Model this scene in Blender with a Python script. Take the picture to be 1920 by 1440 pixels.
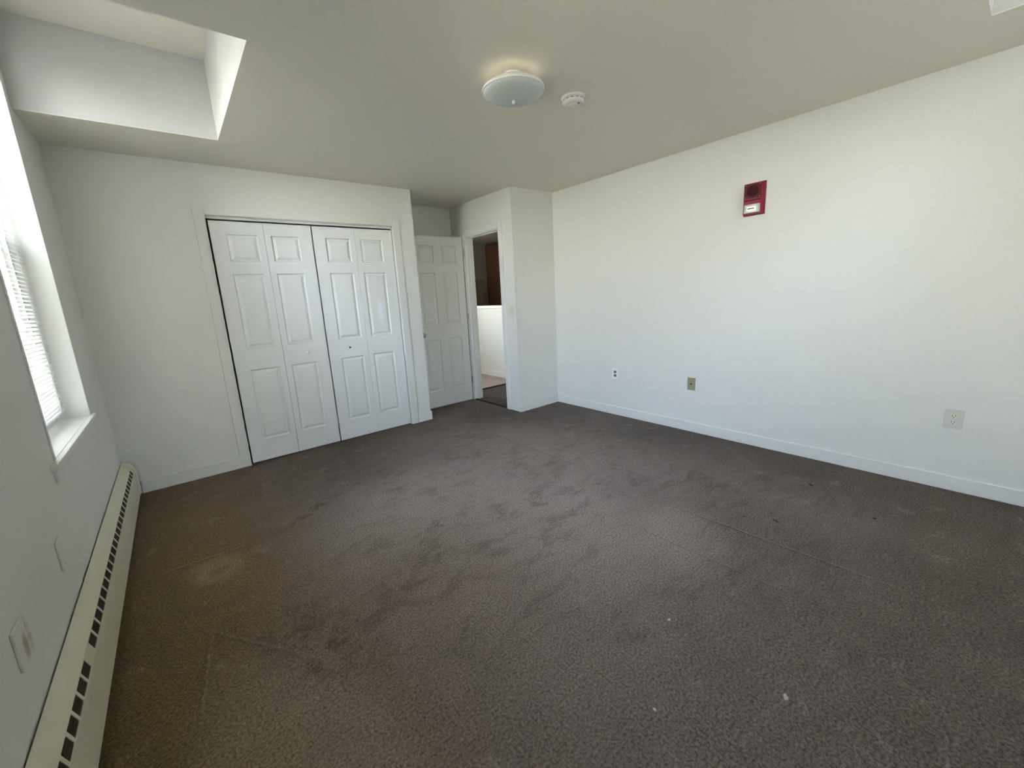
import bpy, math, random
from mathutils import Matrix, Vector

random.seed(7)
for o in list(bpy.data.objects):
    bpy.data.objects.remove(o, do_unlink=True)
sc = bpy.context.scene
COL = sc.collection
R = math.radians

# ------------------------------------------------------------------ dimensions (metres)
H, W = 2.414, 4.0075            # ceiling height, room width (left wall x=0, closet wall y=0)
YR = -4.69                      # rear wall
XC = 2.5477                     # end of the closet wall
XJ, YJ = 3.394, -0.5627         # doorway wall and the jut's front face
YB = 0.632                      # back of the alcove
TW = 0.12

# ------------------------------------------------------------------ camera
cx, cy, cz, yaw, pit, rol, fpx = 0.4564, -4.0327, 1.3261, -0.6718, -0.2024, -0.0551, 771.95
fwd = Vector((-math.sin(yaw)*math.cos(pit), math.cos(yaw)*math.cos(pit), math.sin(pit)))
rt = Vector((math.cos(yaw), math.sin(yaw), 0)); up = rt.cross(fwd)
rt2 = math.cos(rol)*rt + math.sin(rol)*up; up2 = -math.sin(rol)*rt + math.cos(rol)*up
cam_d = bpy.data.cameras.new('camera'); cam = bpy.data.objects.new('camera', cam_d); COL.objects.link(cam)
m = Matrix.Identity(4)
for i in range(3):
    m[i][0], m[i][1], m[i][2] = rt2[i], up2[i], -fwd[i]
    m[i][3] = (cx, cy, cz)[i]
cam.matrix_world = m
cam_d.sensor_fit = 'HORIZONTAL'; cam_d.sensor_width = 36.0
cam_d.lens = fpx/1920*36
cam_d.shift_x = 9.52/1920; cam_d.shift_y = -9.11/1920
cam_d.clip_start = 0.02
sc.camera = cam

# ------------------------------------------------------------------ view, world, window portals
sc.view_settings.view_transform = 'Standard'
sc.view_settings.look = 'None'
sc.view_settings.gamma = 1
sc.view_settings.use_curve_mapping = False
sc.view_settings.exposure = 1.03

SKY = 27.5
world = bpy.data.worlds.new('daylight'); sc.world = world; world.use_nodes = True
nt = world.node_tree; nt.nodes.clear()
g = nt.nodes.new('ShaderNodeTexCoord'); sp = nt.nodes.new('ShaderNodeSeparateXYZ')
mr = nt.nodes.new('ShaderNodeMapRange'); mr.inputs[1].default_value = -1; mr.inputs[2].default_value = 1
cr = nt.nodes.new('ShaderNodeValToRGB'); bg = nt.nodes.new('ShaderNodeBackground'); wo = nt.nodes.new('ShaderNodeOutputWorld')
nt.links.new(g.outputs['Generated'], sp.inputs[0]); nt.links.new(sp.outputs[2], mr.inputs[0])
nt.links.new(mr.outputs[0], cr.inputs[0]); nt.links.new(cr.outputs[0], bg.inputs[0]); nt.links.new(bg.outputs[0], wo.inputs[0])
e = cr.color_ramp.elements
e[0].position = 0.0; e[0].color = (0.45, 0.41, 0.30, 1)        # lawn and paving below the horizon
e[1].position = 1.0; e[1].color = (0.24, 0.35, 0.60, 1)        # zenith
# hazy bright horizon fading to a deeper sky
for p, c in ((0.33, (0.62, 0.58, 0.44, 1)), (0.455, (0.93, 0.91, 0.76, 1)), (0.50, (1.0, 0.98, 0.88, 1)), (0.545, (0.86, 0.87, 0.84, 1)),
             (0.59, (0.60, 0.66, 0.72, 1)), (0.67, (0.44, 0.54, 0.72, 1))):
    k = e.new(p); k.color = c
bg.inputs[1].default_value = SKY

def portal(name, loc, rot, sx, sy):
    l = bpy.data.lights.new(name, 'AREA'); l.shape = 'RECTANGLE'; l.size = sx; l.size_y = sy
    l.cycles.is_portal = True
    o = bpy.data.objects.new(name, l); COL.objects.link(o); o.location = loc; o.rotation_euler = rot
    return o

# window openings: (y0,y1,z0,z1) left wall ; (x0,x1,..) rear wall ; hall
WL = (-1.645, -0.692, 0.75, 2.66)
WL2 = (-3.90, -2.95, 0.75, 2.66)
WR2 = (2.42, 3.37, 0.75, 2.66)
WH = (2.45, 3.45, 0.9, 2.1)
portal('portal_left', (-0.30, (WL[0]+WL[1])/2, (WL[2]+WL[3])/2), (R(90), 0, R(90+180)), WL[1]-WL[0], WL[3]-WL[2])
portal('portal_left_near', (-0.30, (WL2[0]+WL2[1])/2, (WL2[2]+WL2[3])/2), (0, 0, 0), WL2[1]-WL2[0], WL2[3]-WL2[2])
portal('portal_rear', ((WR2[0]+WR2[1])/2, YR-0.30, (WR2[2]+WR2[3])/2), (R(90), 0, 0+R(0)), WR2[1]-WR2[0], WR2[3]-WR2[2])
portal('portal_hall', ((WH[0]+WH[1])/2, 3.35+0.25, (WH[2]+WH[3])/2), (R(90), 0, R(180)), WH[1]-WH[0], WH[3]-WH[2])
for o in COL.objects:
    if o.name == 'portal_rear': o.rotation_euler = Vector((0, 1, 0)).to_track_quat('-Z', 'Z').to_euler()
    if o.name == 'portal_hall': o.rotation_euler = Vector((0, -1, 0)).to_track_quat('-Z', 'Z').to_euler()
    if o.name.startswith('portal_left'):
        # local x must run along world y
        o.rotation_euler = Vector((1, 0, 0)).to_track_quat('-Z', 'Z').to_euler()

# ------------------------------------------------------------------ node helper
class NT:
    def __init__(s, name):
        s.m = bpy.data.materials.new(name); s.m.use_nodes = True
        s.t = s.m.node_tree; s.t.nodes.clear()
        s.out = s.n('ShaderNodeOutputMaterial'); s.b = s.n('ShaderNodeBsdfPrincipled')
        s.l(s.b.outputs[0], s.out.inputs[0])
        s.tc = s.n('ShaderNodeTexCoord').outputs['Object']
    def n(s, k, **kw):
        x = s.t.nodes.new(k)
        for a, v in kw.items(): setattr(x, a, v)
        return x
    def l(s, a, b): s.t.links.new(a, b)
    def val(s, sock, v):
        if hasattr(v, 'links') or isinstance(v, bpy.types.NodeSocket): s.l(v, sock)
        else: sock.default_value = v
    def math(s, op, a, b=0.0, clamp=False):
        x = s.n('ShaderNodeMath', operation=op, use_clamp=clamp); s.val(x.inputs[0], a); s.val(x.inputs[1], b)
        return x.outputs[0]
    def noise(s, scale, detail=3, rough=.55, vec=None, dist=0.0):
        x = s.n('ShaderNodeTexNoise'); x.inputs['Scale'].default_value = scale
        x.inputs['Detail'].default_value = detail; x.inputs['Roughness'].default_value = rough
        x.inputs['Distortion'].default_value = dist
        s.l(vec or s.tc, x.inputs['Vector']); return x.outputs[0]
    def rng(s, v, a, b, c=0.0, d=1.0, smooth=False):
        x = s.n('ShaderNodeMapRange'); x.interpolation_type = 'SMOOTHSTEP' if smooth else 'LINEAR'
        s.val(x.inputs[0], v)
        for i, q in enumerate((a, b, c, d)): x.inputs[1+i].default_value = q
        return x.outputs[0]
    def mix(s, f, a, b, mode='MIX'):
        x = s.n('ShaderNodeMix', data_type='RGBA', blend_type=mode)
        s.val(x.inputs[0], f); s.val(x.inputs[6], a); s.val(x.inputs[7], b); return x.outputs[2]
    def bump(s, h, strength, dist):
        x = s.n('ShaderNodeBump'); x.inputs['Strength'].default_value = strength; x.inputs['Distance'].default_value = dist
        s.l(h, x.inputs['Height']); s.l(x.outputs[0], s.b.inputs['Normal'])
    def warp(s, amp, scale):
        nz = s.n('ShaderNodeTexNoise'); nz.inputs['Scale'].default_value = scale; nz.inputs['Detail'].default_value = 3
        s.l(s.tc, nz.inputs['Vector'])
        a = s.n('ShaderNodeVectorMath', operation='SUBTRACT'); s.l(nz.outputs[1], a.inputs[0]); a.inputs[1].default_value = (.5, .5, .5)
        b = s.n('ShaderNodeVectorMath', operation='SCALE'); s.l(a.outputs[0], b.inputs[0]); b.inputs['Scale'].default_value = amp
        c = s.n('ShaderNodeVectorMath', operation='ADD'); s.l(s.tc, c.inputs[0]); s.l(b.outputs[0], c.inputs[1])
        return c.outputs[0]
    def mask(s, vec, loc, half, ang=0, soft=.3, box=False):
        mp = s.n('ShaderNodeMapping', vector_type='TEXTURE'); s.l(vec, mp.inputs[0])
        mp.inputs[1].default_value = (loc[0], loc[1], 0); mp.inputs[2].default_value = (0, 0, ang)
        mp.inputs[3].default_value = (half[0], half[1], 1)
        sx = s.n('ShaderNodeSeparateXYZ'); s.l(mp.outputs[0], sx.inputs[0])
        if box:
            d = s.math('MAXIMUM', s.math('ABSOLUTE', sx.outputs[0]), s.math('ABSOLUTE', sx.outputs[1]))
        else:
            d = s.math('SQRT', s.math('ADD', s.math('POWER', s.math('ABSOLUTE', sx.outputs[0]), 2.0), s.math('POWER', s.math('ABSOLUTE', sx.outputs[1]), 2.0)))
        return s.rng(d, 1-soft, 1+soft, 1, 0, True)
    def set(s, rough=.5, spec=.5, metal=0.0, color=None):
        s.b.inputs['Roughness'].default_value = rough; s.b.inputs['Specular IOR Level'].default_value = spec
        s.b.inputs['Metallic'].default_value = metal
        if color: s.b.inputs['Base Color'].default_value = (*color, 1)

def c4(*c): return (*c, 1)

def plain(name, color, rough=.5, spec=.4, metal=0.0, bump=None, vary=.03):
    t = NT(name); t.set(rough, spec, metal)
    f = t.noise(7, 4)
    col = t.mix(f, c4(*[x*(1-vary) for x in color]), c4(*[min(1, x*(1+vary)) for x in color]))
    t.l(col, t.b.inputs['Base Color'])
    if bump: t.bump(t.noise(bump[0], 3), bump[1], bump[2])
    return t.m

def wall_paint(name, color, peel=.30):
    t = NT(name); t.set(.62, .35)
    col = t.mix(t.noise(1.3, 4), c4(*[x*.975 for x in color]), c4(*color))
    t.l(col, t.b.inputs['Base Color'])
    h = t.math('ADD', t.noise(140, 3, .6), t.math('MULTIPLY', t.noise(55, 2), .6))
    t.bump(h, peel, .0016)
    return t.m

M = {}
M['wall'] = wall_paint('white_wall_paint', (.80, .797, .752))
M['ceiling'] = wall_paint('ceiling_paint', (.85, .805, .715), .35)
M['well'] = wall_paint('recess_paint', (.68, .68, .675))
M['trim'] = plain('trim_gloss_white', (.83, .83, .80), .35, .5, bump=(60, .05, .001))
M['door'] = plain('door_white', (.85, .86, .835), .38, .5, bump=(240, .08, .0006))
M['door_hall'] = plain('door_off_white', (.76, .76, .72), .4, .5, bump=(240, .08, .0006))
M['heater'] = plain('heater_cream_enamel', (.72, .685, .52), .42, .5, bump=(300, .05, .0004), vary=.04)
M['black'] = plain('dark_void', (.012, .011, .010), .8, .2)
M['louver'] = plain('dark_louver', (.07, .05, .034), .5, .4)
M['plastic_white'] = plain('white_plastic', (.92, .92, .89), .3, .5)
M['plastic_ivory'] = plain('ivory_plastic', (.74, .72, .60), .35, .5)
M['plastic_tan'] = plain('tan_plastic', (.32, .31, .20), .4, .5)
M['plastic_grey'] = plain('grey_receptacle', (.20, .20, .18), .45, .4)
M['slot'] = plain('dark_slot', (.02, .018, .015), .6, .3)
M['red'] = plain('red_enamel', (.25, .012, .028), .5, .4)
M['red_dark'] = plain('dark_red_grille', (.055, .008, .011), .7, .2)
M['brass'] = plain('worn_brass', (.55, .50, .38), .3, .5, 1.0)
M['steel'] = plain('dull_steel', (.42, .41, .39), .35, .5, 1.0)
M['darkwood'] = plain('threshold_brown', (.030, .018, .014), .8, .15)
M['brown'] = plain('brown_cabinet_veneer', (.19, .085, .05), .5, .4, vary=.12)
M['cardboard'] = plain('cardboard', (.20, .145, .11), .8, .2, vary=.06)
M['detector'] = plain('pinkish_white_plastic', (.78, .74, .72), .4, .5)
M['greywall'] = wall_paint('hall_grey_paint', (.34, .32, .30))
M['cord'] = plain('white_cord', (.8, .8, .78), .7, .2)
M['vinyl'] = plain('window_vinyl', (.82, .83, .84), .35, .5)

# door patched with a smear of spackle
t = NT('door_white_patched'); t.set(.38, .5)
mk = t.n('ShaderNodeMapping', vector_type='TEXTURE'); t.l(t.tc, mk.inputs[0])
mk.inputs[1].default_value = (.170, 0, 1.228); mk.inputs[3].default_value = (.028, 1, .135)
ln = t.n('ShaderNodeVectorMath', operation='LENGTH')
cmb = t.n('ShaderNodeVectorMath', operation='MULTIPLY'); t.l(mk.outputs[0], cmb.inputs[0]); cmb.inputs[1].default_value = (1, 0, 1); t.l(cmb.outputs[0], ln.inputs[0])
f = t.rng(t.math('ADD', ln.outputs['Value'], t.math('MULTIPLY', t.noise(25, 3), .3)), .9, 1.25, 1, 0, True)
t.l(t.mix(f, c4(.84, .85, .815), c4(.90, .91, .94)), t.b.inputs['Base Color'])
t.bump(t.noise(240, 3), .08, .0006); M['door_patch'] = t.m

# glass: thin pane
t = NT('window_glass')
tr = t.n('ShaderNodeBsdfTransparent'); tr.inputs[0].default_value = (.95, .96, .96, 1)
gl = t.n('ShaderNodeBsdfGlossy'); gl.inputs['Roughness'].default_value = .02
fr = t.n('ShaderNodeFresnel'); fr.inputs[0].default_value = 1.45
mx = t.n('ShaderNodeMixShader'); t.l(fr.outputs[0], mx.inputs[0]); t.l(tr.outputs[0], mx.inputs[1]); t.l(gl.outputs[0], mx.inputs[2])
t.l(mx.outputs[0], t.out.inputs[0]); M['glass'] = t.m
# insect screen: fine dark mesh, mostly open
t = NT('insect_screen')
tr = t.n('ShaderNodeBsdfTransparent'); df = t.n('ShaderNodeBsdfDiffuse'); df.inputs[0].default_value = (.06, .06, .06, 1)
mx = t.n('ShaderNodeMixShader'); mx.inputs[0].default_value = .42; t.l(tr.outputs[0], mx.inputs[1]); t.l(df.outputs[0], mx.inputs[2])
t.l(mx.outputs[0], t.out.inputs[0]); M['screen'] = t.m
# blind slat: thin painted metal / vinyl letting a little light through
t = NT('blind_slat'); t.set(.45, .4, 0, (.80, .81, .82))
tl = t.n('ShaderNodeBsdfTranslucent'); tl.inputs[0].default_value = (.75, .78, .82, 1)
mx = t.n('ShaderNodeMixShader'); mx.inputs[0].default_value = .10; t.l(t.b.outputs[0], mx.inputs[1]); t.l(tl.outputs[0], mx.inputs[2])
t.l(mx.outputs[0], t.out.inputs[0]); M['slat'] = t.m
# ceiling light glass: frosted greyish with fine ribs
t = NT('frosted_lens'); t.set(.32, .5)
v = t.n('ShaderNodeTexVoronoi'); v.inputs['Scale'].default_value = 160; t.l(t.tc, v.inputs['Vector'])
t.l(t.mix(t.rng(v.outputs[0], 0, .6), c4(.48, .53, .52), c4(.62, .67, .65)), t.b.inputs['Base Color'])
t.bump(v.outputs[0], .35, .001); M['lens'] = t.m
t = NT('strobe_lens'); t.set(.25, .4, 0, (.62, .60, .50)); t.b.inputs['Transmission Weight'].default_value = .25; M['strobe'] = t.m

# left wall: white paint with rubbed tan marks beside the plates
t = NT('white_wall_paint_scuffed'); t.set(.62, .35)
t.l(t.tc, (yz := t.n('ShaderNodeSeparateXYZ')).inputs[0])
cb = t.n('ShaderNodeCombineXYZ'); t.l(yz.outputs[1], cb.inputs[0]); t.l(yz.outputs[2], cb.inputs[1])
base = t.mix(t.noise(1.3, 4), c4(.775, .78, .745), c4(.80, .797, .752))
mk1 = t.math('MULTIPLY', t.mask(cb.outputs[0], (-2.395, .475), (.022, .055), .1, .6), t.rng(t.noise(30, 3), .3, .6))
mk2 = t.math('MULTIPLY', t.mask(cb.outputs[0], (-1.93, .47), (.014, .05), 0, .7), .4)
col = t.mix(t.math('MULTIPLY', mk1, .6), base, c4(.36, .27, .17)); col = t.mix(mk2, col, c4(.5, .44, .35))
t.l(col, t.b.inputs['Base Color'])
t.bump(t.math('ADD', t.noise(140, 3, .6), t.math('MULTIPLY', t.noise(55, 2), .6)), .3, .0016); M['wall_scuff'] = t.m

t = NT('painted_plate_rubbed'); t.set(.6, .35)
t.l(t.tc, (q := t.n('ShaderNodeSeparateXYZ')).inputs[0])
cb = t.n('ShaderNodeCombineXYZ'); t.l(q.outputs[0], cb.inputs[0]); t.l(q.outputs[2], cb.inputs[1])
f = t.math('MULTIPLY', t.mask(cb.outputs[0], (.016, -.018), (.017, .036), 0, .6), t.rng(t.noise(40, 4), .3, .6, .45, .9))
t.l(t.mix(f, c4(.79, .79, .74), c4(.34, .25, .15)), t.b.inputs['Base Color']); M['plate_rubbed'] = t.m

# carpet
def carpet(name, tone=1.0, stains=True):
    t = NT(name); t.set(.95, .08)
    wv = t.warp(.10, 5); wv2 = t.warp(.30, 1.6)
    big = t.rng(t.noise(.9, 4, .6, wv2), .35, .65, 0, 1, True)
    med = t.rng(t.noise(3.2, 6, .68, wv), .36, .66, 0, 1, True)
    streak = t.n('ShaderNodeMapping'); t.l(wv, streak.inputs[0]); streak.inputs[3].default_value = (9, 2.4, 1); streak.inputs[2].default_value = (0, 0, .5)
    st = t.rng(t.noise(1.0, 5, .6, streak.outputs[0]), .52, .70, 0, 1, True)
    fine = t.noise(420, 3, .75)
    tuft = t.noise(110, 3, .65)
    k = tone*.95
    a = c4(.122*k, .102*k, .088*k); b = c4(.090*k, .074*k, .062*k)
    col = t.mix(big, a, b)
    col = t.mix(t.math('MULTIPLY', med, .38), col, c4(.125*k, .098*k, .084*k))
    col = t.mix(t.math('MULTIPLY', st, .30), col, c4(.120*k, .092*k, .078*k))
    seam_h = None
    if stains:
        # browner area along the heater
        g1 = t.mask(wv, (.15, -2.3), (.62, 2.6), 0, .55)
        col = t.mix(t.math('MULTIPLY', g1, .85), col, c4(.120, .083, .036))
        # paler worn patches; the broad centre one also paints light falloff into the colour
        for loc, half, an, so, f, cc in (
            ((.43, -1.55), (.115, .115), 0, .45, .36, (.24, .19, .10)),
            ((.43, -1.56), (.045, .04), 0, .5, .5, (.10, .075, .035)),
            ((.55, -2.95), (.26, .62), .12, .35, .38, (.20, .17, .13)),
            ((1.95, -2.15), (.95, 1.25), -.5, .7, .62, (.262, .217, .192)),
            ((2.05, -2.50), (.42, .55), .3, .6, .40, (.31, .265, .245)),
            ((2.85, -1.6), (.5, 1.0), .2, .7, .35, (.225, .182, .145)),
            ((3.1, -2.9), (.35, .8), .3, .7, .30, (.20, .165, .145)),
            ((1.75, -1.6), (.45, .45), .3, .7, .38, (.31, .27, .25)),
            ((2.4, -3.0), (.30, .20), .6, .6, .30, (.33, .28, .25)),
            ((1.25, -1.75), (.35, .5), .3, .7, .25, (.27, .24, .225))):
            col = t.mix(t.math('MULTIPLY', t.mask(wv, loc, half, an, so), f), col, c4(*cc))
        # traffic grime and darker blotches
        wb = t.warp(.16, 9); brk = t.rng(t.noise(16, 6, .75, wb), .44, .62, 0, 1, True)
        for loc, half, an, f in (
            ((1.03, -1.22), (.10, .030), .5, .55), ((.86, -1.33), (.08, .02), .5, .6), ((.75, -2.51), (.11, .13), .2, .5),
            ((.60, -2.25), (.17, .10), -.9, .40), ((1.50, -1.99), (.06, .035), .3, .45), ((1.75, -1.95), (.10, .03), .4, .35),
            ((2.90, -2.3), (.22, .05), 1.0, .35), ((3.1, -2.9), (.26, .06), 1.2, .35), ((2.62, -3.25), (.16, .05), 1.3, .30),
            ((.30, -2.9), (.06, .10), 0, .4), ((1.1, -2.3), (.15, .06), .6, .3), ((3.3, -1.35), (.05, .03), .4, .4),
            ((2.1, -1.1), (.14, .03), .8, .35), ((1.6, -.75), (.30, .03), .35, .35), ((.9, -.55), (.25, .03), .15, .35),
            ((2.9, -.35), (.20, .14), .3, .35), ((3.55, -2.0), (.30, .05), 1.4, .30)):
            col = t.mix(t.math('MULTIPLY', t.math('MULTIPLY', t.mask(wb, loc, (half[0]*1.15, half[1]*1.25), an, .75), brk), min(1, f*1.5)), col, c4(.062, .048, .040))
        # small black spots and one pale fleck
        wv3 = t.warp(.012, 60)
        for loc, half, an in (((2.903, -3.31), (.020, .008), 1.2), ((2.975, -3.262), (.009, .006), 0), ((3.525, -3.304), (.020, .010), .7),
                              ((2.83, -3.17), (.008, .006), 0), ((3.30, -3.66), (.012, .008), 0)):
            col = t.mix(t.math('MULTIPLY', t.mask(wv3, loc, half, an, .3), .85), col, c4(.02, .016, .013))
        for loc, half in (((1.798, -3.705), (.012, .005)), ((1.82, -3.286), (.006, .005)), ((1.45, -3.45), (.005, .004))):
            col = t.mix(t.math('MULTIPLY', t.mask(wv3, loc, half, .4, .3), .8), col, c4(.5, .44, .38))
        # seams: thin dark groove with a light lip
        for (x0, y0), (x1, y1), f in (((2.72, -.95), (2.715, -1.90), .55), ((2.715, -1.9), (3.2, -1.95), .5), ((2.655, -2.93), (2.68, -3.9), .6),
                                      ((.10, -1.39), (.52, -1.40), .7), ((.364, -2.05), (.66, -2.48), .35), ((.364, -2.05), (.298, -2.5), .35),
                                      ((2.30, -2.70), (2.32, -3.5), .25)):
            L = math.hypot(x1-x0, y1-y0); an = math.atan2(y1-y0, x1-x0)
            w4 = t.warp(.012, 9)
            g2 = t.mask(w4, ((x0+x1)/2, (y0+y1)/2), (L/2, .006), an, .6, True)
            nx, ny = -math.sin(an)*.012, math.cos(an)*.012
            g3 = t.mask(w4, ((x0+x1)/2+nx, (y0+y1)/2+ny), (L/2, .006), an, .6, True)
            br = t.rng(t.noise(12, 3), .35, .55)
            col = t.mix(t.math('MULTIPLY', t.math('MULTIPLY', g2, br), f), col, c4(.06, .045, .036))
            col = t.mix(t.math('MULTIPLY', t.math('MULTIPLY', g3, br), f*.35), col, c4(.34, .29, .25))
            seam_h = g2 if seam_h is None else t.math('MAXIMUM', seam_h, g2)
    # matted streaks and lumps
    sm = t.n('ShaderNodeMapping'); t.l(t.warp(.22, 3.5), sm.inputs[0]); sm.inputs[3].default_value = (5, 11, 1); sm.inputs[2].default_value = (0, 0, .35)
    lump = t.rng(t.noise(1.0, 7, .72, sm.outputs[0]), .46, .64, 0, 1, True)
    gate = t.rng(t.noise(1.1, 3, .6, wv2), .42, .60, .15, 1, True)
    col = t.mix(t.math('MULTIPLY', t.math('MULTIPLY', lump, gate), .50), col, c4(.078*k, .062*k, .053*k))
    pale = t.rng(t.noise(7, 7, .7, t.warp(.2, 2.5)), .55, .70, 0, 1, True)
    col = t.mix(t.math('MULTIPLY', pale, .22), col, c4(.30*k, .255*k, .225*k))
    tz = t.rng(tuft, .3, .7); fz = t.rng(fine, .3, .7)
    sh = t.math('ADD', t.math('MULTIPLY', tz, .55), t.math('MULTIPLY', fz, .45))
    dk = t.rng(sh, .18, .82, .50, 2.55)
    cm = t.n('ShaderNodeVectorMath', operation='SCALE'); t.l(col, cm.inputs[0]); t.l(dk, cm.inputs['Scale'])
    t.l(cm.outputs[0], t.b.inputs['Base Color'])
    h = t.math('ADD', t.math('MULTIPLY', tuft, .7), t.math('MULTIPLY', fine, .3))
    if seam_h is not None: h = t.math('SUBTRACT', h, t.math('MULTIPLY', seam_h, .3))
    t.bump(h, .85, .012)
    return t.m
M['carpet'] = carpet('worn_mauve_brown_carpet')
M['carpet_hall'] = carpet('hall_carpet', .75, False)
t = NT('hall_vinyl_floor'); t.set(.5, .4)
bk = t.n('ShaderNodeTexBrick'); t.l(t.tc, bk.inputs['Vector']); bk.offset = 0
bk.inputs['Scale'].default_value = 1; bk.inputs['Brick Width'].default_value = .23; bk.inputs['Row Height'].default_value = .23
bk.inputs['Mortar Size'].default_value = .006
bk.inputs['Color1'].default_value = (.36, .27, .23, 1); bk.inputs['Color2'].default_value = (.42, .32, .27, 1); bk.inputs['Mortar'].default_value = (.26, .19, .16, 1)
t.l(t.mix(t.math('MULTIPLY', t.rng(t.noise(9, 4), .4, .6), .4), bk.outputs[0], c4(.27, .20, .17)), t.b.inputs['Base Color']); M['hall_floor'] = t.m

# ------------------------------------------------------------------ mesh helper
class MB:
    def __init__(s): s.v = []; s.f = []
    def quad(s, a, b, c, d):
        i = len(s.v); s.v += [a, b, c, d]; s.f.append((i, i+1, i+2, i+3)); return s
    def box(s, x0, x1, y0, y1, z0, z1):
        i = len(s.v)
        s.v += [(x0, y0, z0), (x1, y0, z0), (x1, y1, z0), (x0, y1, z0), (x0, y0, z1), (x1, y0, z1), (x1, y1, z1), (x0, y1, z1)]
        for q in ((0, 3, 2, 1), (4, 5, 6, 7), (0, 1, 5, 4), (1, 2, 6, 5), (2, 3, 7, 6), (3, 0, 4, 7)): s.f.append(tuple(i+k for k in q))
        return s
    def prism(s, prof, axis, a0, a1):
        """closed profile (list of 2d) extruded along axis from a0 to a1"""
        i = len(s.v); n = len(prof)
        def P(p, a):
            if axis == 'y': return (p[0], a, p[1])
            if axis == 'x': return (a, p[0], p[1])
            return (p[0], p[1], a)
        s.v += [P(p, a0) for p in prof] + [P(p, a1) for p in prof]
        for k in range(n): s.f.append((i+k, i+(k+1) % n, i+n+(k+1) % n, i+n+k))
        s.f.append(tuple(i+k for k in range(n))[::-1]); s.f.append(tuple(i+n+k for k in range(n)))
        return s
    def lathe(s, prof, seg=40, axis='z', c=(0, 0, 0), cap=True):
        i = len(s.v); n = len(prof)
        for r, h in prof:
            for k in range(seg):
                a = 2*math.pi*k/seg; x, y = r*math.cos(a), r*math.sin(a)
                p = (x, y, h) if axis == 'z' else ((x, h, y) if axis == 'y' else (h, x, y))
                s.v.append((p[0]+c[0], p[1]+c[1], p[2]+c[2]))
        for j in range(n-1):
            for k in range(seg):
                q = (k+1) % seg
                s.f.append((i+j*seg+k, i+j*seg+q, i+(j+1)*seg+q, i+(j+1)*seg+k))
        if cap:
            s.f.append(tuple(i+k for k in range(seg))[::-1]); s.f.append(tuple(i+(n-1)*seg+k for k in range(seg)))
        return s
    def mesh(s, name, mat):
        me = bpy.data.meshes.new(name); me.from_pydata(s.v, [], s.f); me.validate(); me.update()
        import bmesh
        b = bmesh.new(); b.from_mesh(me); bmesh.ops.recalc_face_normals(b, faces=b.faces); b.to_mesh(me); b.free()
        me.materials.append(mat); return me
    def build(s, name, mat, parent=None, bevel=0, smooth=False, kind=None, label=None, cat=None, group=None, loc=None, rot=None, seg=2):
        me = s.mesh(name, mat); o = bpy.data.objects.new(name, me); COL.objects.link(o)
        if parent: o.parent = parent
        if loc: o.location = loc
        if rot: o.rotation_euler = rot
        if bevel:
            md = o.modifiers.new('bevel', 'BEVEL'); md.width = bevel; md.segments = seg; md.limit_method = 'ANGLE'; md.angle_limit = R(35)
        if smooth:
            for p in me.polygons: p.use_smooth = True
            if smooth == 'auto':
                pass
        for k, v in (('kind', kind), ('label', label), ('category', cat), ('group', group)):
            if v: o[k] = v
        return o

def thing(name, label, cat, loc=(0, 0, 0), rz=0, group=None, kind=None):
    o = bpy.data.objects.new(name, None); COL.objects.link(o); o.empty_display_size = .05
    o.location = loc; o.rotation_euler = (0, 0, rz)
    if label: o['label'] = label
    if cat: o['category'] = cat
    if group: o['group'] = group
    if kind: o['kind'] = kind
    return o
S = 'structure'

# ------------------------------------------------------------------ shell
def slab_with_holes(mb, axis, w0, w1, a0, a1, z0, z1, holes):
    """wall slab: thickness w0..w1 on the normal axis ('x' or 'y'), running a0..a1, z0..z1, holes (a0,a1,z0,z1)"""
    A = sorted({a0, a1, *[h[0] for h in holes], *[h[1] for h in holes]}); Z = sorted({z0, z1, *[h[2] for h in holes], *[h[3] for h in holes]})
    for i in range(len(A)-1):
        for j in range(len(Z)-1):
            ca, cz_ = (A[i]+A[i+1])/2, (Z[j]+Z[j+1])/2
            if any(h[0] < ca < h[1] and h[2] < cz_ < h[3] for h in holes): continue
            if axis == 'x': mb.box(w0, w1, A[i], A[i+1], Z[j], Z[j+1])
            else: mb.box(A[i], A[i+1], w0, w1, Z[j], Z[j+1])
    return mb

ZT = 2.95
# floor
MB().box(-.12, 3.452, YR-.12, YB+.12, -.1, 0).build('floor', M['carpet'], kind=S)
MB().box(3.452, 4.62, -.5, .735, -.1, 0).build('floor_hall', M['carpet_hall'], kind=S)
MB().box(1.5, 7, .765, 3.5, -.1, 0).build('floor_landing', M['hall_floor'], kind=S)
MB().box(3.452, W+.2, YR-.12, -.5, -.1, 0).build('floor_right', M['carpet'], kind=S)
# left wall
slab_with_holes(MB(), 'x', -.26, 0, YR-.12, .75, 0, ZT, [WL, WL2]).build('wall_left', M['wall_scuff'], kind=S)
# closet wall
OX0, OX1, OZ = .792, 2.319, 2.05
slab_with_holes(MB(), 'y', 0, TW, 0, XC, 0, H, [(OX0, OX1, 0, OZ)]).build('wall_closet', M['wall'], kind=S)
MB().box(XC-TW, XC, TW, YB, 0, H).build('wall_closet_end', M['wall'], kind=S)
MB().box(0, XJ+.12, YB, YB+.12, 0, H).build('wall_alcove_back', M['wall'], kind=S)
# right wall
MB().box(W, W+.15, YR-.12, YJ+.12, 0, ZT).build('wall_right', M['wall'], kind=S)
# jut front and doorway wall
DY0, DY1, DZ = -.335, .365, 2.045
MB().box(XJ, W, YJ, YJ+.12, 0, H).build('wall_jut', M['wall'], kind=S)
slab_with_holes(MB(), 'x', XJ, XJ+.12, YJ+.12, YB, 0, H, [(DY0, DY1, 0, DZ)]).build('wall_doorway', M['wall'], kind=S)
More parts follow.
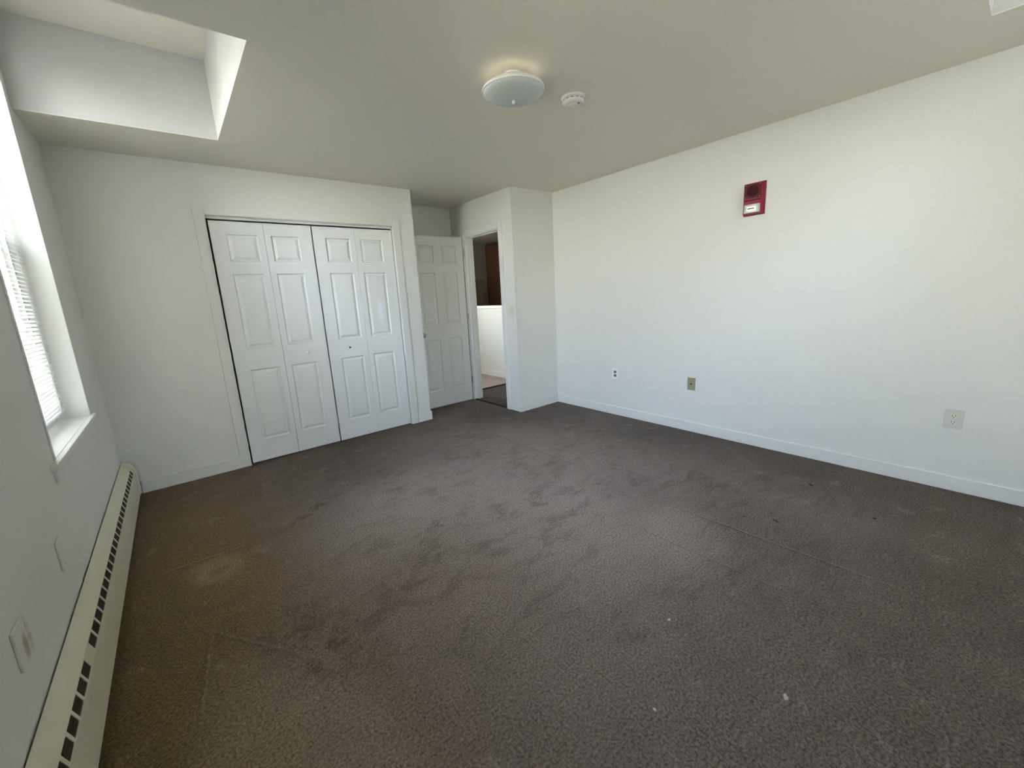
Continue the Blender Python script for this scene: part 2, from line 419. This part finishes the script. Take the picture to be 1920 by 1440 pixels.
# rear wall
slab_with_holes(MB(), 'y', YR-.26, YR, 0, W, 0, ZT, [WR2]).build('wall_rear', M['wall'], kind=S)

# ceiling with two light wells
RZ = 2.875
r1 = (0, .896, -1.873, -.587); r3 = (0, .896, -4.13, -2.85); r2 = (2.15, 3.495, YR, -3.79)
mb = MB()
X_ = sorted({0, W, r1[1], r2[0], r2[1], XJ}); Y_ = sorted({YR, r1[2], r1[3], r3[2], r3[3], r2[3], 0, YB, YJ})
for i in range(len(X_)-1):
    for j in range(len(Y_)-1):
        xc, yc = (X_[i]+X_[i+1])/2, (Y_[j]+Y_[j+1])/2
        if any(q[0] < xc < q[1] and q[2] < yc < q[3] for q in (r1, r2, r3)): continue
        if yc > YJ and xc > XJ: continue
        mb.box(X_[i], X_[i+1], Y_[j], Y_[j+1], H, H+.004)
mb.build('ceiling', M['ceiling'], kind=S)
def well(name, q, open_side):
    x0, x1, y0, y1 = q; t_ = .04; mb = MB()
    # liners start just above the ceiling's skin
    if open_side != 'x0': mb.box(x0-t_, x0, y0, y1, H+.004, RZ)
    mb.box(x1, x1+t_, y0, y1, H+.004, RZ)
    if open_side != 'y0': mb.box(x0, x1, y0-t_, y0, H+.004, RZ)
    mb.box(x0, x1, y1, y1+t_, H+.004, RZ)
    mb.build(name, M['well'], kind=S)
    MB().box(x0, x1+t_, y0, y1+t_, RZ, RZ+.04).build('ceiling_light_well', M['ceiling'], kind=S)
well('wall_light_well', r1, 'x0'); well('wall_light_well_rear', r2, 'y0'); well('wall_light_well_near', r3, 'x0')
# attic cover so no daylight leaks over the ceiling
MB().box(-.26, 7.1, YR-.26, 3.6, ZT, ZT+.1).build('ceiling_attic', M['greywall'], kind=S)

# closet inside
MB().box(0, XC-TW, TW, YB, H-.03, H-.001).build('ceiling_closet', M['wall'], kind=S)

# hall beyond the doorway
MB().box(W-.02, 4.62, -.56, -.44, 0, ZT).build('wall_hall_south', M['wall'], kind=S)
slab_with_holes(MB(), 'y', 3.35, 3.6, 1.4, 7, 0, ZT, [WH]).build('wall_hall_end', M['greywall'], kind=S)
MB().box(1.4, 1.5, YB+.12, 3.6, 0, ZT).build('wall_hall_west', M['wall'], kind=S)
MB().box(7, 7.1, -.6, 3.6, 0, ZT).build('wall_hall_east', M['greywall'], kind=S)
MB().box(4.62, 7, -.6, -.5, 0, ZT).build('wall_hall_side', M['greywall'], kind=S)
MB().box(1.5, 7, YB+.12, 3.35, H, H+.05).build('ceiling_hall', M['ceiling'], kind=S)
MB().box(XJ+.12, 7, -.5, YB+.12, H, H+.05).build('ceiling_landing', M['ceiling'], kind=S)
MB().box(4.62, 7, -.5, .765, -.1, 0).build('floor_stair', M['hall_floor'], kind=S)
MB().box(4.52, 4.62, -.44, 2.9, 0, 1.125).build('wall_half_height', M['wall'], kind=S)
MB().box(4.495, 4.645, -.44, 2.92, 1.125, 1.165).build('trim_half_wall_cap', M['trim'], kind=S, bevel=.004)
MB().box(4.508, 4.52, -.44, 2.9, 0, .095).build('baseboard_half_wall', M['trim'], kind=S, bevel=.003)
MB().box(3.60, 4.508, .725, .770, -.08, .009).build('trim_floor_strip', M['darkwood'], kind=S, bevel=.002)
MB().box(XJ-.004, XJ+.030, DY0+.020, DY1-.020, -.02, .008).build('trim_threshold', M['darkwood'], kind=S, bevel=.002)

# baseboards
def bb(name, x0, x1, y0, y1, h=.092):
    MB().box(x0, x1, y0, y1, 0, h).build(name, M['wall'], kind=S, bevel=.004)
bb('baseboard_right', W-.011, W, YR, YJ-.0)
bb('baseboard_jut', XJ+.0, W-.011, YJ-.011, YJ)
bb('baseboard_closet_left', .078, .722, -.011, 0, .1)
bb('baseboard_closet_right', 2.396, XC+.011, -.011, 0, .1)
bb('baseboard_closet_end', XC, XC+.011, 0, YB-.011)
bb('baseboard_alcove', XC+.011, XJ, YB-.011, YB)
bb('baseboard_rear', 0, W-.011, YR, YR+.011)

# casings (flat boards)
def casing_y(name, x0, x1, zt, w, y, d):        # around an opening in a wall facing -y
    mb = MB(); mb.box(x0-w, x0, y-d, y, 0, zt+w*.85).box(x1, x1+w, y-d, y, 0, zt+w*.85).box(x0, x1, y-d, y, zt, zt+w*.85)
    return mb.build(name, M['wall'], kind=S, bevel=.003)
casing_y('trim_closet_casing', OX0, OX1, OZ, .072, 0, .010)
mb = MB(); jt = .012
mb.box(OX0, OX0+jt*.3, .0, TW, 0, OZ).box(OX1-jt*.3, OX1, .0, TW, 0, OZ).box(OX0, OX1, .0, TW, OZ-.004, OZ)
mb.build('trim_closet_jamb', M['trim'], kind=S)
# bypass track at the head
mb = MB(); mb.box(OX0+.006, OX1-.006, .028, .052, OZ-.022, OZ-.004); mb.build('trim_closet_track', M['trim'], kind=S, bevel=.001)

# doorway jamb, stop and casing
mb = MB(); jt = .018
mb.box(XJ-.002, XJ+.124, DY0, DY0+jt, 0, DZ).box(XJ-.002, XJ+.124, DY1-jt, DY1, 0, DZ).box(XJ-.002, XJ+.124, DY0+jt, DY1-jt, DZ-jt, DZ)
mb.build('trim_door_jamb', M['trim'], kind=S, bevel=.0015)
mb = MB()
mb.box(XJ+.040, XJ+.075, DY0+jt, DY0+jt+.011, 0, DZ-jt).box(XJ+.040, XJ+.075, DY1-jt-.011, DY1-jt, 0, DZ-jt).box(XJ+.040, XJ+.075, DY0+jt+.011, DY1-jt-.011, DZ-jt-.011, DZ-jt)
mb.build('trim_door_stop', M['trim'], kind=S, bevel=.001)
mb = MB(); cw = .06
mb.box(XJ-.013, XJ, DY0-cw, DY0+.004, 0, DZ+cw).box(XJ-.013, XJ, DY1-.004, DY1+cw, 0, DZ+cw).box(XJ-.013, XJ, DY0+.004, DY1-.004, DZ-.004, DZ+cw)
mb.build('trim_door_casing', M['trim'], kind=S, bevel=.004)

# ------------------------------------------------------------------ moulded panel door leaf (local: x 0..w, z 0..h, front face y=0 facing -y)
def panel_leaf(mb, w, h, th, cols, rows, both=False):
    xs = sorted({0, w, *[c for q in cols for c in q]}); zs = sorted({0, h, *[c for q in rows for c in q]})
    rings = ((0, 0), (.005, .0095), (.013, .0100), (.034, .0010), (.038, .0008))
    def face(sgn, y0):
        for i in range(len(xs)-1):
            for j in range(len(zs)-1):
                x0, x1, z0, z1 = xs[i], xs[i+1], zs[j], zs[j+1]
                if (x0, x1) in cols and (z0, z1) in rows:
                    pv = None
                    for ins, dep in rings:
                        y = y0+sgn*dep
                        r_ = [(x0+ins, y, z0+ins), (x1-ins, y, z0+ins), (x1-ins, y, z1-ins), (x0+ins, y, z1-ins)]
                        if pv:
                            for k in range(4): mb.quad(pv[k], pv[(k+1) % 4], r_[(k+1) % 4], r_[k])
                        pv = r_
                    mb.quad(*pv)
                else: mb.quad((x0, y0, z0), (x1, y0, z0), (x1, y0, z1), (x0, y0, z1))
    face(1, 0)
    if both: face(-1, th)
    else: mb.quad((0, th, 0), (0, th, h), (w, th, h), (w, th, 0))
    for a, b in (((0, 0), (w, 0)), ((w, 0), (w, h)), ((w, h), (0, h)), ((0, h), (0, 0))):
        mb.quad((a[0], 0, a[1]), (a[0], th, a[1]), (b[0], th, b[1]), (b[0], 0, b[1]))

def weld(o, d=.0002):
    import bmesh
    b = bmesh.new(); b.from_mesh(o.data); bmesh.ops.remove_doubles(b, verts=b.verts, dist=d); bmesh.ops.recalc_face_normals(b, faces=b.faces); b.to_mesh(o.data); b.free()

rows = ((.19, .805), (.985, 1.595), (1.695, 1.905))
LW, LH, LT = .3705, 2.003, .030
pairs = ((.809, 1.1820, 'left'), (1.5645, 1.9372, 'right'))
KN = [(0, 0), (.007, 0), (.0072, .014), (.013, .018), (.0165, .024), (.0165, .029), (.012, .034), (.0001, .0355)]
for n, (xa, xb, side) in enumerate(pairs):
    t_ = thing('bifold_door', ('left pair of white panelled folding closet doors with a round white knob' if n == 0 else
               'right pair of white panelled folding closet doors with a missing knob showing a dark screw'), 'door', (xa, .018, .010))
    for k in range(2):
        outer = (k == 0)
        c = (.110, .330) if outer else (LW-.330, LW-.110)
        if not outer: c = (.047, .267)
        else: c = (LW-.267, LW-.047)
        mb = MB(); panel_leaf(mb, LW, LH, LT, (c,), rows)
        o = mb.build('door_leaf', M['door_patch'] if (n == 1 and k == 1) else M['door'], t_, loc=((0 if outer else xb-xa), 0, 0), bevel=.0012)
        weld(o)
        if n == 0 and k == 1:
            MB().lathe([(r, -h) for r, h in KN], 28, 'y').build('knob', M['plastic_white'], o, smooth=True, loc=(1.369-xb, 0, .903), label='round white knob')
        if n == 1 and k == 0:
            q = MB().lathe([(.0001, -.010), (.006, -.0098), (.0085, -.007), (.0085, 0)], 20, 'y')
            q.build('knob_screw', M['slot'], o, smooth=True, loc=(1.762-xa, 0, .899), label='dark screw where a knob is missing')

# doorway door: hinged at the far jamb and folded 90 degrees into the alcove
DW = .712
t_ = thing('hall_door', 'white six-panel door standing open in the alcove beside the closet wall', 'door', (XJ-.030-DW, DY1-.004, .010))
mb = MB(); panel_leaf(mb, DW, 2.025, .035, ((.100, .305), (.407, .612)), ((.205, .83), (1.005, 1.61), (1.715, 1.92)), True)
o = mb.build('door_leaf', M['door_hall'], t_, bevel=.0015); weld(o)
kp = [(.0001, 0), (.028, 0), (.030, .004), (.012, .010), (.011, .030), (.022, .038), (.027, .048), (.024, .060), (.0001, .066)]
MB().lathe([(r, -h) for r, h in kp], 28, 'y').build('door_knob', M['steel'], t_, smooth=True, loc=(.064, 0, .90))
for z in (.22, 1.02, 1.80):
    mb = MB(); mb.lathe([(.006, 0), (.006, .09)], 12, 'z', (DW+.012, -.005, z)); mb.box(DW-.001, DW+.024, 0, .002, z, z+.09)
    mb.build('hinge', M['steel'], t_)

# ------------------------------------------------------------------ windows
def window(name, axis, a0, a1, z0, z1, face, sgn):
    """frame at depth beyond `face`; sgn=-1: outside towards negative axis"""
    root = None
    def bx(mb, p0, p1, d0, d1, q0, q1):
        d0, d1 = face+sgn*d0, face+sgn*d1; d0, d1 = min(d0, d1), max(d0, d1)
        if axis == 'x': mb.box(d0, d1, p0, p1, q0, q1)
        else: mb.box(p0, p1, d0, d1, q0, q1)
        return mb
    zm = z0+(z1-z0)*.5
    f = .035
    mb = MB()
    for (p0, p1, q0, q1) in ((a0, a0+f, z0, z1), (a1-f, a1, z0, z1), (a0+f, a1-f, z0, z0+f), (a0+f, a1-f, z1-f, z1)): bx(mb, p0, p1, .125, .23, q0, q1)
    root = mb.build(name, M['vinyl'], kind=S, bevel=.002)
    def sash(nm, q0, q1, d0):
        s_ = .04; mb = MB(); b0, b1 = a0+f, a1-f
        for (p0, p1, r0, r1_) in ((b0, b0+s_, q0, q1), (b1-s_, b1, q0, q1), (b0+s_, b1-s_, q0, q0+s_), (b0+s_, b1-s_, q1-s_, q1)): bx(mb, p0, p1, d0, d0+.03, r0, r1_)
        o = mb.build(nm, M['vinyl'], root, bevel=.002)
        bx(MB(), b0+s_, b1-s_, d0+.013, d0+.017, q0+s_, q1-s_).build('pane', M['glass'], o)
    sash('lower_sash', z0+f, zm+.02, .14); sash('upper_sash', zm-.02, z1-f, .175)
    bx(MB(), a0+f, a1-f, .215, .217, z0+f, zm).build('insect_screen', M['screen'], root)
    return root
ZS = .77
window('window_1', 'x', WL[0]+.004, WL[1]-.004, ZS, WL[3]-.004, 0, -1)
window('window_2', 'y', WR2[0]+.004, WR2[1]-.004, ZS, WR2[3]-.004, YR, -1)
window('window_4', 'x', WL2[0]+.004, WL2[1]-.004, ZS, WL2[3]-.004, 0, -1)
# stools
MB().box(-.13, .0, WL2[0]+.002, WL2[1]-.002, .75, ZS).box(0, .022, WL2[0]-.10, WL2[1]+.06, .748, ZS).build('trim_window_stool_near', M['trim'], kind=S, bevel=.003)
MB().box(-.13, .0, WL[0]+.002, WL[1]-.002, .75, ZS).box(0, .022, WL[0]-.10, WL[1]+.06, .748, ZS).build('trim_window_stool', M['trim'], kind=S, bevel=.003)
MB().box(0, .009, WL[0]-.07, WL[1]+.03, .69, .748).build('trim_window_apron', M['wall'], kind=S, bevel=.002)
MB().box(WR2[0]+.002, WR2[1]-.002, YR-.13, YR, .75, ZS).box(WR2[0]-.06, WR2[1]+.06, YR, YR+.022, .748, ZS).build('trim_window_stool_rear', M['trim'], kind=S, bevel=.003)
# white liner and corner bead round the reveal
mb = MB()
mb.box(-.125, .004, WL[1]-.002, WL[1]+.001, ZS, WL[3]).box(-.125, .004, WL[0]-.001, WL[0]+.002, ZS, WL[3]).box(-.125, .004, WL[0], WL[1], WL[3]-.003, WL[3])
mb.build('trim_window_reveal', M['trim'], kind=S)
mb = MB()
mb.box(0, .005, WL[1]+.0012, WL[1]+.016, ZS, WL[3]+.016)
mb.box(0, .005, WL[0]-.016, WL[0]-.0012, ZS, WL[3]+.016).box(0, .005, WL[0]-.0012, WL[1]+.0012, WL[3], WL[3]+.016)
mb.build('trim_window_bead', M['trim'], kind=S, bevel=.002)

# hall window frame with a pane
mb = MB()
for (x0, x1, z0, z1) in ((WH[0], WH[0]+.05, WH[2], WH[3]), (WH[1]-.05, WH[1], WH[2], WH[3]), (WH[0]+.05, WH[1]-.05, WH[2], WH[2]+.05), (WH[0]+.05, WH[1]-.05, WH[3]-.05, WH[3])):
    mb.box(x0, x1, 3.45, 3.52, z0, z1)
w3 = mb.build('window_3', M['vinyl'], kind=S)
MB().box(WH[0]+.05, WH[1]-.05, 3.48, 3.484, WH[2]+.05, WH[3]-.05).build('pane', M['glass'], w3)

# ------------------------------------------------------------------ mini blinds
BW = (WL[1]-WL[0])/2-.012
top = WL[3]-.03-(ZS+.055)
def slat_mesh(tilt):
    mb = MB(); n = 4; w = .0125; pts = []
    for k in range(n+1):
        u = -1+2*k/n; x = u*w; z = .0022*(1-u*u)
        pts.append((x*math.cos(tilt)-z*math.sin(tilt), x*math.sin(tilt)+z*math.cos(tilt)))
    for k in range(n):
        (xa, za), (xb, zb) = pts[k], pts[k+1]
        mb.quad((xa, -BW, za), (xb, -BW, zb), (xb, BW, zb), (xa, BW, za))
    me = mb.mesh('slat', M['slat'])
    for p in me.polygons: p.use_smooth = True
    return me
def mini_blind(label, loc, rz, tilt, top=top):
    bl = thing('mini_blind', label, 'blind', loc, rz)
    MB().box(-.013, .013, -BW, BW, top-.002, top+.024).build('head_rail', M['slat'], bl, bevel=.001)
    MB().prism([(-.012, 0), (.012, 0), (.013, .006), (.008, .011), (-.008, .011), (-.013, .006)], 'y', -BW, BW).build('bottom_rail', M['plastic_white'], bl, rot=(R(-1.2), 0, 0), loc=(0, 0, .002))
    sm = slat_mesh(tilt); z = .026
    while z < top-.012:
        o = bpy.data.objects.new('slat', sm); COL.objects.link(o); o.parent = bl
        o.location = (random.uniform(-.0012, .0012), random.uniform(-.0015, .0015), z)
        o.rotation_euler = (R(random.uniform(-.35, .35)), R(random.uniform(-4, 4)), 0)
        z += .0205
    for yy in (-BW+.12, 0, BW-.12):
        for dx in (-.0132, .0132):
            MB().lathe([(.0008, .004), (.0008, top)], 6, 'z', (dx, yy, 0)).build('ladder_cord', M['cord'], bl)
    MB().lathe([(.004, min(.75, top*.4)), (.004, top-.01)], 8, 'z', (.022, -BW+.05, 0)).build('tilt_wand', M['cord'], bl)
mini_blind('white mini blind with thin horizontal slats hanging inside the left window reveal', (-.095, (WL[0]+WL[1])/2, ZS+.055), 0, R(-31))
mini_blind('white mini blind pulled halfway down in the window beside the camera', (-.095, (WL2[0]+WL2[1])/2, 1.72), 0, R(-62), WL2[3]-.03-1.72)
mini_blind('white mini blind added to dim the unseen window behind the camera', ((WR2[0]+WR2[1])/2, YR-.095, ZS+.055), math.pi/2, R(-48))  # unseen blind added to cut the rear window's light

# ------------------------------------------------------------------ baseboard heater
YH0, YH1 = YR+.02, -.018
hb = thing('baseboard_heater', 'long cream enamel baseboard heater with dark vent slots along the left wall', 'heater', (0, 0, 0))
A, B_, C_, D_ = (.006, .277), (.052, .240), (.066, .200), (.071, .028)
# back plate + top cover
MB().prism([(.002, .03), (.006, .03), (.006, .262), (.002, .262)], 'y', YH0, YH1-.06).build('back_plate', M['louver'], hb)
MB().prism([A, B_, (B_[0]-.002, B_[1]-.003), (A[0], A[1]-.003)], 'y', YH0, YH1-.085).build('top_cover', M['heater'], hb)
MB().prism([C_, (C_[0]+.0015, C_[1]-.02), D_, (D_[0]-.010, D_[1]-.002), (D_[0]-.010, D_[1]+.001), (D_[0]-.003, D_[1]+.003), (C_[0]-.002, C_[1]-.02), (C_[0]-.002, C_[1]-.001)], 'y', YH0, YH1-.085).build('front_panel', M['heater'], hb)
MB().box(.012, .045, YH0, YH1-.1, .06, .16).build('fin_core', M['louver'], hb)
# slot strip: ribs between slots, each vent a louvred part
def P2(s, off=0):       # point on slot face, s 0..1 from B to C, offset inwards
    dx, dz = C_[0]-B_[0], C_[1]-B_[1]; L = math.hypot(dx, dz); nx, nz = dz/L, -dx/L
    return (B_[0]+dx*s+nx*off, B_[1]+dz*s+nz*off)
slots = []; joints = (-2.212, -4.30)
y = -.135
while y-.066 > YH0:
    if not any(abs((y-.033)-j) < .05 for j in joints): slots.append((y-.064, y))
    y -= .0783
ribs = MB(); prev = YH1-.085
strip_t = .0022
for a, b in slots+[(YH0, YH0)]:
    lo = b if (a, b) != (YH0, YH0) else YH0
    if prev-lo > .0005:
        ribs.prism([P2(0), P2(1), P2(1, strip_t), P2(0, strip_t)], 'y', lo, prev)
    prev = a
for s0, s1 in ((0, .10), (.92, 1.0)):
    ribs.prism([P2(s0, .0002), P2(s1, .0002), P2(s1, strip_t), P2(s0, strip_t)], 'y', YH0, YH1-.085)
ribs.build('grille_strip', M['heater'], hb)
def vent_mesh():
    mb = MB(); L = .064
    for q in (.23, .37, .51, .65, .79):
        a0, a1 = P2(q-.030, .001), P2(q+.030, .001); b1, b0 = P2(q+.030, .0035), P2(q-.030, .0035)
        mb.prism([a0, a1, b1, b0], 'y', 0, L)
    return mb.mesh('vent', M['louver'])
vm = vent_mesh()
MB().prism([P2(.06, .009), P2(.96, .009), P2(.96, .0105), P2(.06, .0105)], 'y', YH0, YH1-.085).build('vent_backing', M['black'], hb)
for a, b in slots:
    o = bpy.data.objects.new('vent', vm); COL.objects.link(o); o.parent = hb; o.location = (0, a, 0)
# far end cap, rounded shoulder
prof = [(.004, .03), (.004, .280), (.03, .268), (.054, .247), (.068, .222), (.074, .19), (.076, .10), (.074, .022), (.06, .020)]
MB().prism(prof, 'y', YH1-.085, YH1).build('end_cap', M['heater'], hb, bevel=.008, seg=3)

# ------------------------------------------------------------------ wall plates (local: plate in xz, facing -y)
def rounded(mb, w, h, y0, y1, r=.004): mb.box(-w/2, w/2, y1, y0, -h/2, h/2); return mb
def plate_root(name, label, cat, loc, rz, group=None): return thing(name, label, cat, loc, rz, group)
def screw(p, x, z, m_, y=-.0055): MB().lathe([(.0001, y-.0012), (.0028, y-.001), (.0034, y+.0005)], 14, 'y', (x, 0, z)).build('screw', m_, p, smooth=True)
def duplex(name, label, loc, rz, w, h, pm, rm, dark_face=False):
    t_ = plate_root(name, label, 'outlet', loc, rz)
    rounded(MB(), w, h, 0, -.0055).build('cover_plate', pm, t_, bevel=.002)
    for dz in (-.0195, .0195):
        r_ = MB()
        prof = []
        for k in range(24):
            a = 2*math.pi*k/24; prof.append((max(-.0165, min(.0165, .0185*math.cos(a))), max(-.0135, min(.0135, .0165*math.sin(a)))+dz))
        n = len(prof); i0 = 0
        r_.v = [(p[0], -.0075, p[1]) for p in prof]+[(p[0], -.004, p[1]) for p in prof]
        r_.f = [tuple(range(n))]+[(k, (k+1) % n, n+(k+1) % n, n+k) for k in range(n)]
        o = r_.build('receptacle', rm, t_)
        s_ = MB(); s_.box(-.0078, -.0054, -.0080, -.0070, dz-.0015, dz+.0075).box(.0054, .0078, -.0080, -.0070, dz-.0005, dz+.0075)
        s_.lathe([(.0026, -.0080), (.0026, -.0070)], 12, 'y', (0, 0, dz-.0078)); s_.build('socket_slot', M['slot'], o)
    screw(t_, 0, 0, pm)
    return t_
RW = -math.pi/2
duplex('wall_outlet', 'small white duplex outlet with grey sockets near the far corner of right wall', (W, -1.412, .447), RW, .076, .115, M['plastic_white'], M['plastic_grey'])
duplex('wall_outlet', 'off-white duplex outlet at the right edge, nearest the camera on right wall', (W, -3.856, .448), RW, .080, .115, plain('outlet_dull_white', (.66, .655, .61), .35, .5), M['plastic_ivory'])
t_ = plate_root('coax_plate', 'tan coax wall plate with a dark centre jack between the two right wall outlets', 'wall plate', (W, -2.237, .447), RW)
rounded(MB(), .072, .115, 0, -.0055).build('cover_plate', M['plastic_tan'], t_, bevel=.002)
MB().lathe([(.0001, -.0085), (.0035, -.0085), (.0045, -.012), (.006, -.012), (.006, -.004)], 16, 'y').build('jack', M['slot'], t_)
screw(t_, 0, .042, M['steel']); screw(t_, 0, -.042, M['plastic_tan'])
t_ = plate_root('light_switch', 'ivory toggle light switch on the narrow wall beside the doorway', 'switch', (XJ, -.487, 1.143), RW)
rounded(MB(), .07, .115, 0, -.0065).build('cover_plate', M['plastic_ivory'], t_, bevel=.002)
MB().box(-.0055, .0055, -.0075, -.004, -.012, .012).build('toggle_slot', M['plastic_ivory'], t_)
MB().box(-.0035, .0035, -.018, -.005, -.002, .007).build('toggle', M['plastic_ivory'], t_, bevel=.001, rot=(R(-15), 0, 0))
for z in (-.03, .03): screw(t_, 0, z, M['plastic_ivory'], -.0065)
duplex('wall_outlet', 'white outlet low on the half wall seen through the doorway', (4.52, 1.77, .447), RW, .072, .115, M['plastic_white'], M['plastic_ivory'])
# plates on the left wall (painted over)
for lab, yy, zz, w in (('painted-over blank wall plate above the heater, the one nearer the window', -1.925, .487, .068),
                      ('painted-over blank wall plate with tan rub mark at the bottom left, nearest camera', -2.462, .483, .085)):
    t_ = plate_root('wall_plate', lab, 'wall plate', (0, yy, zz), math.pi/2)
    rounded(MB(), w, .115, 0, -.007).build('cover_plate', M['wall'] if w < .07 else M['plate_rubbed'], t_, bevel=.0025)
    for z in (-.042, .042): screw(t_, 0, z, M['steel'] if z < 0 and w < .07 else M['wall'], -.007)

# ------------------------------------------------------------------ fire alarm
t_ = thing('fire_alarm', 'red fire alarm speaker with white strobe high on the right wall', 'alarm', (W, -2.672, 1.926), RW)
FW, FH = .147, .233
MB().box(-FW/2, FW/2, -.006, 0, -FH/2, FH/2).build('back_plate', M['red'], t_, bevel=.002)
bx0, bx1 = -FW/2+.004, FW/2-.020
MB().prism([(bx0, 0-.006), (bx1+.008, -.006), (bx1, -.030), (bx0, -.030)], 'z', -FH/2+.006, FH/2-.006).build('housing', M['red'], t_, bevel=.003)
MB().box(bx0+.006, bx1-.004, -.032, -.030, .006, FH/2-.014).build('speaker_panel', plain('red_panel', (.105, .010, .016), .6, .3), t_, bevel=.001)
xc = (bx0+bx1)/2
g_ = MB().lathe([(.0001, -.0335), (.038, -.0335), (.040, -.032), (.040, -.031)], 32, 'y', (xc, 0, .055)); g_.build('horn', M['red_dark'], t_)
g_ = MB()
for k in range(7):
    z = .055-.030+k*.010; hw = math.sqrt(max(0, .037**2-(z-.055)**2)); g_.box(xc-hw, xc+hw, -.0352, -.0332, z-.0016, z+.0016)
g_.build('horn_slats', M['red_dark'], t_)
for x, z in ((bx0+.014, .098), (bx1-.012, .098), (bx0+.014, .014), (bx1-.012, .014)):
    MB().lathe([(.0001, -.0336), (.0026, -.0332), (.003, -.0318)], 12, 'y', (x, 0, z)).build('screw', M['steel'], t_, smooth=True)
MB().box(bx0+.004, bx1-.004, -.034, -.030, -.012, -.006).build('ridge', M['red_dark'], t_, bevel=.001)
sb = MB().prism([(bx0+.006, -.030), (bx1-.002, -.030), (bx1-.008, -.043), (bx0+.012, -.043)], 'z', -FH/2+.016, -FH/2+.078).build('strobe', M['strobe'], t_, bevel=.004, seg=3)
MB().box(xc-.028, xc+.036, -.0442, -.0428, -FH/2+.030, -FH/2+.064).build('reflector', M['steel'], sb, bevel=.001)
MB().lathe([(.0035, -.022), (.0035, .022)], 12, 'x', (xc, -.0455, -FH/2+.047)).build('flash_tube', M['slot'], sb)

# ------------------------------------------------------------------ ceiling light
LX, LY = 2.003, -2.268
t_ = thing('ceiling_light', 'round flush ceiling light with white pan and grey frosted glass dish', 'light', (LX, LY, H))
MB().lathe([(.044, 0), (.048, -.004), (.047, -.014), (.043, -.020), (.042, -.040)], 48).build('canopy', M['plastic_white'], t_, smooth=True)
MB().lathe([(.050, -.026), (.075, -.030), (.128, -.050), (.154, -.066), (.158, -.074), (.158, -.082), (.153, -.082), (.150, -.074), (.05, -.036)], 64).build('pan', M['plastic_white'], t_, smooth=True)
prof = [(.1545, -.080)]
for k in range(1, 13):
    a = k/12*math.pi/2; prof.append((.1525*math.cos(a)+.0001, -.080-.040*math.sin(a)))
MB().lathe(prof, 64, cap=False).build('glass_dish', M['lens'], t_, smooth=True)
MB().lathe([(.0001, -.140), (.006, -.138), (.0085, -.130), (.007, -.122), (.003, -.118)], 20).build('finial', M['plastic_white'], t_, smooth=True)
# added warm point lights above the pan, brightening the ceiling round the unlit fixture
for k in range(12):
    ld = bpy.data.lights.new('added_glow_light', 'POINT'); ld.energy = .0030; ld.shadow_soft_size = .012; ld.color = (1, .86, .64)
    lo = bpy.data.objects.new('added_glow_light', ld); COL.objects.link(lo); lo.parent = t_
    lo.location = (.112*math.cos(k*math.pi/6), .112*math.sin(k*math.pi/6), -.034)

# ------------------------------------------------------------------ smoke detector
t_ = thing('smoke_detector', 'small round white smoke detector on the ceiling beside the light fixture', 'smoke detector', (2.465, -2.262, H))
MB().lathe([(.068, 0), (.069, -.003), (.067, -.011), (.062, -.012)], 48).build('base_ring', M['detector'], t_, smooth=False, bevel=.001)
MB().lathe([(.060, -.012), (.063, -.013), (.0635, -.018), (.063, -.030), (.058, -.038), (.050, -.041), (.0001, -.042)], 48, cap=False).build('body', M['detector'], t_, smooth=True)
mb = MB()
for k in range(14):
    a0 = 2*math.pi*k/14; pr = []
    for j in range(5):
        a = a0+.32*j/4; pr.append(a)
    for j in range(4):
        p = [(.0642*math.cos(q), .0642*math.sin(q)) for q in (pr[j], pr[j+1])]
        mb.quad((*p[0], -.0195), (*p[1], -.0195), (*p[1], -.0225), (*p[0], -.0225))
mb.build('vent_slots', M['slot'], t_)
MB().lathe([(.030, -.041), (.030, -.047), (.026, -.049), (.022, -.047), (.020, -.043), (.018, -.047), (.0001, -.048)], 36, cap=False).build('sensor_cap', M['detector'], t_, smooth=True)
MB().box(-.004, .004, -.042, -.034, -.046, -.040).build('test_mark', M['plastic_grey'], t_)

# ------------------------------------------------------------------ things beyond the half wall
t_ = thing('tall_cabinet', 'tall dark brown cabinet beyond the half wall, seen through the doorway', 'cabinet', (5.92, 2.80, 0))
MB().box(0, .9, 0, .54, 0, 2.37).build('carcass', M['brown'], t_, bevel=.003)
MB().box(.01, .335, -.02, -.001, .05, 2.35).build('door', M['brown'], t_, bevel=.003)
MB().box(.345, .89, -.02, -.001, .05, 2.35).build('door', M['brown'], t_, bevel=.003)
t_ = thing('base_cabinet', 'dark brown base cabinet hidden behind the half wall under a cardboard box', 'cabinet', (4.95, 2.7, 0))
MB().box(0, .9, 0, .62, 0, .90).build('carcass', M['brown'], t_, bevel=.003)
MB().box(-.01, .92, -.02, .63, .90, .93).build('worktop', M['cardboard'], t_, bevel=.003)
t_ = thing('cardboard_box', 'tall brown cardboard box standing beyond the half wall through the doorway', 'box', (5.05, 2.78, .932))
MB().box(0, .36, 0, .34, 0, .70).build('box_body', M['cardboard'], t_, bevel=.003)
MB().box(.0, .36, -.02, .0, .66, .705).build('flap', M['cardboard'], t_, bevel=.002)
